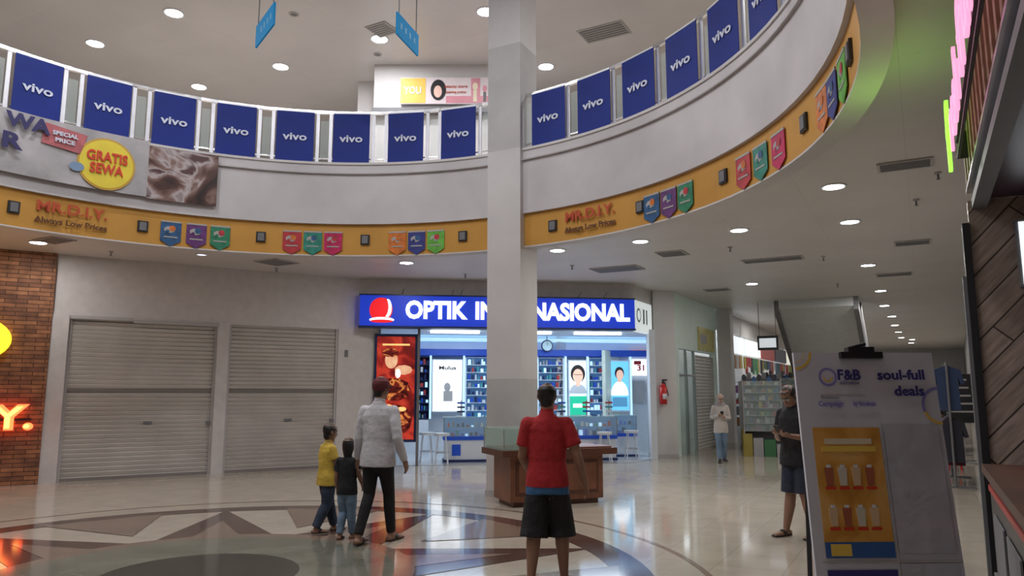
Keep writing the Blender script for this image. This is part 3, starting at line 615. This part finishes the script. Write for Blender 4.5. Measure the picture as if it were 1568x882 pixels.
def vent(x,y,z,w,d,yaw=-29,dark=False):
    b=MB('ceiling_air_vent',(x,y,z),yaw); b.box(-w/2,w/2,-d/2,d/2,-.02,-.002,GREYP)
    n=6
    for i in range(n): b.box(-w/2+.03,w/2-.03,-d/2+.03+(d-.06)*i/n,-d/2+.03+(d-.06)*(i+.6)/n,-.026,-.02,GREYD)
    b.done()
for v in [(2.16,14.9,ZC,1.0,.6),(4.96,13.8,ZC,1.1,.4),(4.36,7.9,ZC,.55,.35),(6.76,12.2,ZC,.55,.4),(2.92,13.2,ZC,.5,.5),(-4.57,14.1,ZC,.6,.6),(-7.6,12.0,ZC,.6,.4),(5.06,18.0,ZC,.6,.4),(8.2,15.6,ZC,.7,.4),(1.86,14.0,ZU,.95,.6),(-2.6,13.9,ZU,.5,.5)]: vent(*v)
for x,y in [(-7.2,13.0),(-4.8,14.8),(-1.0,15.6),(1.2,14.5),(3.8,12.6),(5.8,13.5),(5.3,9.4),(4.9,8.2),(7.6,17)]:
    b=MB('ceiling_sprinkler',(x,y,ZC)); b.cyl((0,0,0),(0,0,-.02),.04,.04,GREYP,12); b.cyl((0,0,-.02),(0,0,-.08),.012,.012,GREYD,8); b.cyl((0,0,-.08),(0,0,-.085),.025,.025,GREYD,10); b.done()

# ---------------------------------------------------------------- people
class Body:
    def __init__(s): s.v=[];s.f=[];s.pr=[]
    def loft(s,pts,ra,rb,mat,side=(1,0,0),c0=1,c1=1,n=14,bias=0,label=True):
        pts=[np.array(p,float) for p in pts]; side=np.array(side,float); N=len(pts); rings=[]
        def frame(t):
            t=t/np.linalg.norm(t); u=side-np.dot(side,t)*t
            if np.linalg.norm(u)<1e-3: u=np.array((0,1,0))-t[1]*t
            u/=np.linalg.norm(u); return t,u,np.cross(t,u)
        fr=[]
        for i in range(N):
            t=pts[min(i+1,N-1)]-pts[max(i-1,0)]; fr.append(frame(t))
        m0=min(ra[0],rb[0]); m1=min(ra[-1],rb[-1])
        if c0:
            for a in(75,50,25):
                a=math.radians(a); rings.append((pts[0]-fr[0][0]*c0*m0*math.sin(a),fr[0],ra[0]*math.cos(a),rb[0]*math.cos(a)))
        for i in range(N): rings.append((pts[i],fr[i],ra[i],rb[i]))
        if c1:
            for a in(25,50,75):
                a=math.radians(a); rings.append((pts[-1]+fr[-1][0]*c1*m1*math.sin(a),fr[-1],ra[-1]*math.cos(a),rb[-1]*math.cos(a)))
        b=len(s.v)
        for c,(t,u,v),a,bb in rings:
            for k in range(n):
                ph=2*math.pi*k/n; s.v.append(c+a*math.cos(ph)*u+bb*math.sin(ph)*v)
        for i in range(len(rings)-1):
            for k in range(n): s.f.append((b+i*n+k,b+i*n+(k+1)%n,b+(i+1)*n+(k+1)%n,b+(i+1)*n+k))
        s.f.append(tuple(b+k for k in range(n-1,-1,-1))); e=b+(len(rings)-1)*n; s.f.append(tuple(e+k for k in range(n)))
        for i in range(N-1):
            t,u,v=frame(pts[i+1]-pts[i]); s.pr.append((pts[i],pts[i+1],t,u,v,ra[i],rb[i],ra[i+1],rb[i+1],mat,bias,(c0==0 and i==0),(c1==0 and i==N-2)))
def lerp(a,b,t): return np.array(a,float)*(1-t)+np.array(b,float)*t
def human(name,H,loc,yaw,mats,J={},kid=False,sleeve='short',bottom='pants',shortlen=.9,hem=.06,head='short',hyaw=0,hpitch=0,hand={},under=None,shoes=False,slim=1,female=False,tw=1,baggy=1,coat=0):
    D=dict(pel=(0,0,.53),chest=(0,.005,.70),neck=(0,-.005,.835),shL=(-.100,0,.795),shR=(.100,0,.795),elL=(-.125,-.015,.625),elR=(.125,-.015,.625),wrL=(-.135,.02,.485),wrR=(.135,.02,.485),
      hipL=(-.046,0,.50),hipR=(.046,0,.50),knL=(-.052,.012,.28),knR=(.052,.012,.28),anL=(-.055,-.01,.045),anR=(.055,-.01,.045),ftL=(-.15,1),ftR=(.15,1))
    if kid:
        D.update(neck=(0,-.005,.80),chest=(0,.005,.68),shL=(-.092,0,.765),shR=(.092,0,.765),elL=(-.115,-.01,.61),elR=(.115,-.01,.61),wrL=(-.12,.03,.48),wrR=(.12,.03,.48),pel=(0,0,.50),hipL=(-.044,0,.47),hipR=(.044,0,.47),knL=(-.048,.01,.26),knR=(.048,.01,.26))
    if female: D.update(shL=(-.090,0,.795),shR=(.090,0,.795))
    D.update(J); B=Body(); SK,HA,TO,BO,SH,EX=range(6)
    hh=.158 if kid else .132
    pel,ch,nk=[np.array(D[k],float) for k in('pel','chest','neck')]
    def sp(s_):
        if s_<0: return pel+np.array((0,0,s_*.305))
        return lerp(pel,ch,s_/.56) if s_<.56 else lerp(ch,nk,(s_-.56)/.44)
    sec=[(-hem/.305,.112+coat,.080),(0,.108+coat*.7,.077),(.25,.096,.068),(.56,.102,.070),(.80,.104,.062),(.93,.078,.050),(1.02,.042,.038)]
    if female: sec=[(q,a*.93,c) for q,a,c in sec]
    B.loft([sp(q) for q,_,_ in sec],[a*tw for _,a,_ in sec],[c*tw for _,_,c in sec],TO,c0=0,c1=.6,n=20,bias=-.003)
    if under is not None: B.loft([sp(-(hem+.035)/.305),sp(-hem/.305)],[.111*tw,.108*tw],[.080*tw,.076*tw],EX,c0=0,c1=0,n=20,bias=-.003)
    B.loft([pel-(0,0,.045),pel-(0,0,.01)],[.085,.085],[.064,.062],BO,n=18,c1=.2)
    for sd,sg in(('L',-1),('R',1)):
        sh,el,wr=[np.array(D[k+sd],float) for k in('sh','el','wr')]
        B.loft([lerp(nk,sh,.45)-(0,0,.022),sh],[.034,.035],[.034,.035],TO)
        mid=lerp(sh,el,.5); fm=lerp(el,wr,.3)
        if sleeve=='short':
            B.loft([sh,mid,el],[.030,.029,.024],[.030,.029,.024],SK); B.loft([el,fm,wr],[.024,.0255,.0165],[.024,.0255,.0155],SK)
            e=lerp(sh,el,.68); B.loft([sh,e],[.037,.042],[.037,.042],TO,c1=0)
        else:
            B.loft([sh,mid,el,fm,wr],[.037,.036,.031,.031,.023],[.037,.036,.031,.031,.023],TO,c1=0)
            B.loft([el,wr],[.02,.0165],[.02,.0155],SK)
        d=wr-el; d=d/np.linalg.norm(d)
        hd=hand.get(sd,{}); pal=np.array(hd.get('pal',(-sg,0,0)),float); pal=pal-np.dot(pal,d)*d; pal/=np.linalg.norm(pal)
        th=np.cross(pal,d)*(1 if sg<0 else -1); cur=hd.get('curl',.35)
        if np.dot(th,np.array(hd.get('thumb',(0,1,.2))))<0: th=-th
        B.loft([wr,wr+d*.022,wr+d*.05],[.017,.024,.024],[.013,.012,.011],SK,side=th)
        for k,(o,ln) in enumerate(((.019,.040),(.0065,.046),(-.006,.043),(-.0185,.033))):
            b0=wr+d*.048+th*o; d1_=d*math.cos(cur)+pal*math.sin(cur); b1=b0+d1_*ln*.5; d2_=d*math.cos(cur*2.2)+pal*math.sin(cur*2.2); b2=b1+d2_*ln*.5
            B.loft([b0,b1,b2],[.0055,.0052,.0045],[.0055,.0052,.0045],SK,side=th,n=8)
        t0=wr+d*.012+th*.018; t1=t0+d*.018+th*.014+pal*.004; t2=t1+d*.02+th*.002+pal*.008
        B.loft([t0,t1,t2],[.008,.007,.0058],[.008,.007,.0058],SK,side=pal,n=8)
        hp,kn,an=[np.array(D[k+sd],float) for k in('hip','kn','an')]
        c=lerp(kn,an,.33)
        if bottom=='shorts':
            B.loft([hp-(0,0,.06),lerp(hp,kn,.5),kn],[.05,.048,.036],[.05,.048,.036],SK,c0=.2); B.loft([kn,c+(0,-.006,0),an],[.034,.036,.021],[.034,.037,.022],SK)
            e=lerp(hp,kn,shortlen) if shortlen<=1 else lerp(kn,an,shortlen-1)
            pp=[hp,lerp(hp,kn,.6),e] if shortlen<=1 else [hp,kn,e]
            B.loft(pp,[.058,.060*baggy,.064*baggy],[.062,.062*baggy,.064*baggy],BO,c0=.3,c1=0,n=18)
        else:
            k_=slim; B.loft([hp,lerp(hp,kn,.5),kn,c+(0,-.004,0),an+(0,0,.012)],[.058,.054*k_,.042*k_,.041*k_,.033*k_],[.062,.056*k_,.043*k_,.044*k_,.034*k_],BO,c0=.3,c1=0,n=16)
            B.loft([kn,an],[.025,.02],[.025,.02],SK)
        fd=np.array(tuple(D['ft'+sd])+(0,),float); fd/=np.linalg.norm(fd); s2=np.cross(fd,(0,0,1))
        ft=SH if shoes else SK; g=1.12 if shoes else 1
        az=an[2]-.045
        B.loft([an,an+(0,0,-.02)],[.021,.022],[.023,.024],ft)
        hz=np.array((0,0,.020+az)); a0=np.array((an[0],an[1],0))
        B.loft([a0-fd*.026+hz,a0+fd*.02+hz+(0,0,.004),a0+fd*.07+hz-(0,0,.003),a0+fd*.105+hz-(0,0,.006)],[.019*g,.022*g,.027*g,.020*g],[.018*g,.021*g,.015*g,.010*g],ft,side=s2)
        B.loft([a0-fd*.03+(0,0,.007+az),a0+fd*.05+(0,0,.007+az),a0+fd*.115+(0,0,.007+az)],[.022,.028,.026],[.0065]*3,SH,side=s2,bias=-.001)
        if not shoes: B.loft([a0+fd*.03-s2*.026+(0,0,.02+az),a0+fd*.045+(0,0,.042+az),a0+fd*.03+s2*.026+(0,0,.02+az)],[.010]*3,[.005]*3,SH,side=fd,bias=-.003)
    # head
    cy,sy=math.cos(math.radians(hyaw)),math.sin(math.radians(hyaw)); cp,sp_=math.cos(math.radians(hpitch)),math.sin(math.radians(hpitch))
    Rz=np.array(((cy,sy,0),(-sy,cy,0),(0,0,1))); Rx=np.array(((1,0,0),(0,cp,sp_),(0,-sp_,cp))); RR=Rz@Rx   # + hyaw turns right, + hpitch looks down
    hc=nk+np.array((0,0,.03))+RR@np.array((0,.012,.0))+RR@np.array((0,.0,hh*.52))
    B.loft([nk-(0,0,.02),lerp(nk,hc,.75)],[.036,.034],[.036,.036],SK if head!='hijab' else EX)
    def hp_(p): return hc+RR@(np.array(p,float)*hh)
    xs=RR@np.array((1.,0,0))
    def hl(ps,ra,rb,m,**k): B.loft([hp_(p) for p in ps],[a*hh for a in ra],[a*hh for a in rb],m,side=k.pop('side',xs),**k)
    hl([(0,.17,-.46),(0,.12,-.36),(0,.04,-.15),(0,0,.1),(0,-.01,.3),(0,-.02,.40)],[.15,.24,.32,.335,.31,.22],[.15,.26,.37,.43,.40,.28],SK,n=20,c1=.6)
    hl([(0,.38,.03),(0,.44,-.08),(0,.45,-.13)],[.035,.045,.06],[.04,.05,.05],SK,n=8)
    for s_ in(-1,1):
        hl([(s_*.13,.355,-.02),(s_*.13,.36,.02)],[.055,.055],[.04,.04],EX+1,n=8,bias=-.002)
        hl([(s_*.13,.385,-.008),(s_*.13,.385,.008)],[.025,.025],[.03,.03],HA,n=8,bias=-.003)
        hl([(s_*.07,.40,.085),(s_*.20,.36,.085)],[.02,.02],[.02,.02],HA,n=8,bias=-.003,side=(0,0,1))
        if head!='hijab': hl([(s_*.335,-.03,-.11),(s_*.36,-.05,.0),(s_*.35,-.05,.08)],[.03,.04,.03],[.05,.08,.06],SK,n=8)
    hl([(-.09,.385,-.25),(0,.41,-.25),(.09,.385,-.25)],[.025,.03,.025],[.03,.03,.03],EX+2,n=8,bias=-.003,side=(0,0,1))
    if head=='short' or head=='cap':
        hl([(0,-.14,-.22),(0,-.08,.0),(0,-.04,.22),(0,-.03,.38),(0,-.02,.45)],[.26,.365,.375,.30,.18],[.25,.39,.44,.36,.24],HA,n=20,c1=.4)
    if head=='cap':
        hl([(0,-.03,.17),(0,-.02,.34),(0,-.02,.46)],[.395,.37,.24],[.46,.43,.29],EX,n=20,bias=-.004,c1=.5)
        hl([(0,.34,.20),(0,.55,.16),(0,.66,.12)],[.28,.26,.17],[.03,.025,.02],EX,n=14)
    if head=='hijab':
        hl([(0,-.05,-.95),(0,-.05,-.62),(0,-.05,-.35),(0,-.07,0),(0,-.05,.3),(0,-.04,.42)],[.72,.55,.38,.40,.38,.26],[.52,.45,.40,.42,.43,.32],EX,n=20,c1=.5)
    if head=='bob':
        hl([(0,-.12,-.50),(0,-.10,-.2),(0,-.06,.1),(0,-.03,.3),(0,-.03,.42)],[.30,.37,.39,.36,.25],[.24,.34,.42,.42,.30],HA,n=20,c1=.5)
    me=bpy.data.meshes.new(name+'_src'); me.from_pydata([tuple(p*H) for p in B.v],[],B.f)
    tmp=bpy.data.objects.new(name+'_tmp',me); COL.objects.link(tmp)
    r=tmp.modifiers.new('r','REMESH'); r.mode='VOXEL'; r.voxel_size=.0042*H; r.use_smooth_shade=True
    q=tmp.modifiers.new('s','SMOOTH'); q.factor=.5; q.iterations=2
    dg=bpy.context.evaluated_depsgraph_get(); ev=tmp.evaluated_get(dg); out=bpy.data.meshes.new_from_object(ev)
    bpy.data.objects.remove(tmp); out.name=name; out.materials.clear()
    nf=len(out.polygons); ct=np.empty(nf*3); out.polygons.foreach_get('center',ct); P=ct.reshape(-1,3)/H
    best=np.full(nf,1e9); lab=np.zeros(nf,int)
    for p0,p1,t,u,v,a0,b0,a1,b1,m,bias,f0,f1 in B.pr:
        Lg=np.linalg.norm(p1-p0); raw=(P-p0)@t/Lg; tt=np.clip(raw,0,1); q_=P-(p0+tt[:,None]*(p1-p0))
        a=a0+(a1-a0)*tt; bb=b0+(b1-b0)*tt; mn=np.minimum(a,bb)
        dd=(np.sqrt((q_@u/a)**2+(q_@v/bb)**2+(q_@t/mn)**2)-1)*mn; dd=np.abs(dd)+ (dd<-.008)*.05
        lat=np.maximum((np.sqrt((q_@u/a)**2+(q_@v/bb)**2)-1)*mn,0)
        for flag,over in((f0,-raw*Lg),(f1,(raw-1)*Lg)):
            if flag:
                k=over>0; fl=np.sqrt(lat**2+over**2)+(over>.003)*.01; dd=np.where(k,fl,dd)
        dd=dd+bias
        k=dd<best; best[k]=dd[k]; lab[k]=m
    mm=list(mats); 
    while len(mm)<6: mm.append(mats[2])
    mm+= [mat('eye_white',(.7,.7,.7),.3),mat('lips',(.35,.12,.1),.5)]
    for m in mm: out.materials.append(m)
    out.polygons.foreach_set('material_index',lab.astype(np.int32)); out.polygons.foreach_set('use_smooth',[True]*nf); out.update()
    ob=bpy.data.objects.new(name,out); COL.objects.link(ob); ob.location=loc; ob.rotation_euler=(0,0,math.radians(yaw-90)); return ob
SKIN=mat('skin',(.27,.145,.095),.5,noise=.08); SKINL=mat('skin_light',(.45,.28,.2),.5,noise=.05); HAIR=mat('hair_black',(.012,.01,.01),.5,noise=.3)
def cloth(n,c,bump=.8): return mat(n,c,.85,noise=.14,nscale=4,bump=bump,bscale=9)
CR=cloth('shirt_red',(.36,.014,.018)); CB=cloth('shirt_blue',(.03,.10,.22)); CK=cloth('cloth_black',(.012,.012,.014)); CW=cloth('shirt_white',(.56,.55,.58)); CYL=cloth('shirt_yellow',(.60,.41,.06)); CJ=cloth('jeans_dark',(.03,.045,.075)); CJL=cloth('jeans_light',(.16,.24,.34)); CC=cloth('cap_maroon',(.13,.025,.03)); CH=cloth('hijab_beige',(.36,.32,.32)); CCR=cloth('cardigan_cream',(.55,.50,.47)); CN=cloth('shorts_navy',(.018,.025,.045)); SAN=mat('sandal_dark',(.03,.02,.018),.6)
human('man_in_red_shirt',1.67,(.30,6.42,0),84,[SKIN,HAIR,CR,CK,SAN,CB],J=dict(elR=(.155,-.02,.635),wrR=(.190,.03,.495),elL=(-.128,.01,.63),wrL=(-.105,.11,.55),anL=(-.080,-.05,.05),anR=(.080,.03,.045),knL=(-.066,-.01,.28),knR=(.068,.04,.28)),bottom='shorts',shortlen=1.2,hem=.045,under=1,tw=1.0,baggy=1.14,hyaw=3)
human('man_in_white_shirt',1.75,(-1.45,8.14,0),72,[SKIN,HAIR,CW,CK,SAN,CC],J=dict(elR=(.145,-.03,.63),wrR=(.172,.015,.50),elL=(-.13,-.01,.63),wrL=(-.155,.03,.50),knL=(-.055,.0,.285),anL=(-.06,-.11,.055),knR=(.045,.07,.285),anR=(.05,.10,.045)),sleeve='long',bottom='pants',slim=.86,hem=.07,head='cap',hyaw=15,hpitch=4,tw=1.06)
human('boy_in_yellow_shirt',1.24,(-2.14,8.75,0),40,[SKIN,HAIR,CYL,CJ,SAN],kid=True,J=dict(knL=(-.045,.05,.26),anL=(-.05,.11,.045),knR=(.045,-.02,.26),anR=(.045,-.12,.055),elR=(.12,.02,.62),wrR=(.15,.10,.52)),sleeve='short',bottom='pants',slim=1.15,hem=.07,hpitch=5,tw=1.15)
human('child_in_black_shirt',1.10,(-1.82,8.36,0),78,[SKIN,HAIR,CK,CJL,SAN],kid=True,J=dict(elR=(.12,.0,.64),wrR=(.14,.03,.545),knL=(-.045,.02,.26),anL=(-.045,-.05,.05),anR=(.045,.05,.045)),bottom='pants',slim=1.05,hem=.06,head='bob',tw=.98)
ob=human('man_holding_phone',1.70,(3.22,8.5,0),215,[SKIN,HAIR,CK,CN,SAN],J=dict(neck=(0,.012,.832),elR=(.14,-.01,.63),wrR=(.05,.13,.665),elL=(-.14,-.01,.63),wrL=(-.05,.13,.655),anL=(-.08,-.02,.045),anR=(.08,.04,.045)),bottom='shorts',shortlen=1.0,hem=.07,hpitch=32,tw=1.10,hand={'R':{'pal':(0,-.3,1),'curl':.6,'thumb':(1,0,.5)},'L':{'pal':(0,-.3,1),'curl':.6,'thumb':(-1,0,.5)}})
def phone(parent,y,z,H):
    b=MB('phone',parent=parent); b.T=Matrix.Translation((0,y,z))@Matrix.Rotation(math.radians(-40),4,'X'); b.box(-.037,.037,-.005,.005,-.07,.08,BLACK); b.box(-.033,.033,-.006,-.005,-.065,.075,LAMPD); b.done()
phone(ob,.31,1.17,1.7)
ob=human('woman_in_hijab',1.56,(4.80,17.2,0),-98,[SKINL,HAIR,CCR,CJL,SAN,CH],J=dict(neck=(0,.005,.832),elR=(.125,-.01,.64),wrR=(.035,.11,.68),elL=(-.125,-.0,.63),wrL=(-.04,.11,.65),knR=(.04,.05,.285),anR=(.04,.07,.045),knL=(-.04,.01,.28),anL=(-.045,-.08,.055)),female=True,sleeve='long',slim=.95,hem=.10,head='hijab',hpitch=22,shoes=True,coat=.004,hand={'R':{'pal':(0,-.3,1),'curl':.6,'thumb':(1,0,.5)},'L':{'pal':(0,-.3,1),'curl':.6,'thumb':(-1,0,.5)}})
phone(ob,.25,1.10,1.56)
human('seated_man',1.68,(9.15,15.7,0),165,[SKIN,HAIR,CK,CN,SAN],J=dict(pel=(0,-.02,.31),chest=(0,.03,.48),neck=(0,.06,.61),shL=(-.1,.05,.575),shR=(.1,.05,.575),elL=(-.13,.10,.42),elR=(.13,.10,.42),wrL=(-.07,.22,.38),wrR=(.07,.22,.38),hipL=(-.05,0,.29),hipR=(.05,0,.29),knL=(-.07,.24,.30),knR=(.07,.24,.30),anL=(-.07,.24,.045),anR=(.07,.26,.045)),bottom='shorts',shortlen=.95,hem=.03,hpitch=20)
b=MB('plastic_stool',(9.16,15.68,0),0)
b.cyl((0,0,.37),(0,0,.40),.17,.17,RED,20)
for a in range(4): c,s=math.cos(a*math.pi/2+.7),math.sin(a*math.pi/2+.7); b.cyl((c*.12,s*.12,.37),(c*.18,s*.18,0),.018,.02,RED,8)
b.done()

# ---------------------------------------------------------------- world + camera
w=bpy.data.worlds.new('world'); S.world=w; w.use_nodes=True
w.node_tree.nodes['Background'].inputs[0].default_value=(.75,.78,.9,1); w.node_tree.nodes['Background'].inputs[1].default_value=.10
cd=bpy.data.cameras.new('camera'); cam=bpy.data.objects.new('camera',cd); COL.objects.link(cam)
cd.sensor_width=36; cd.lens=25.875; cam.location=(0,0,1.6); cam.rotation_euler=(math.radians(98.02),0,0); cd.clip_end=200
S.camera=cam
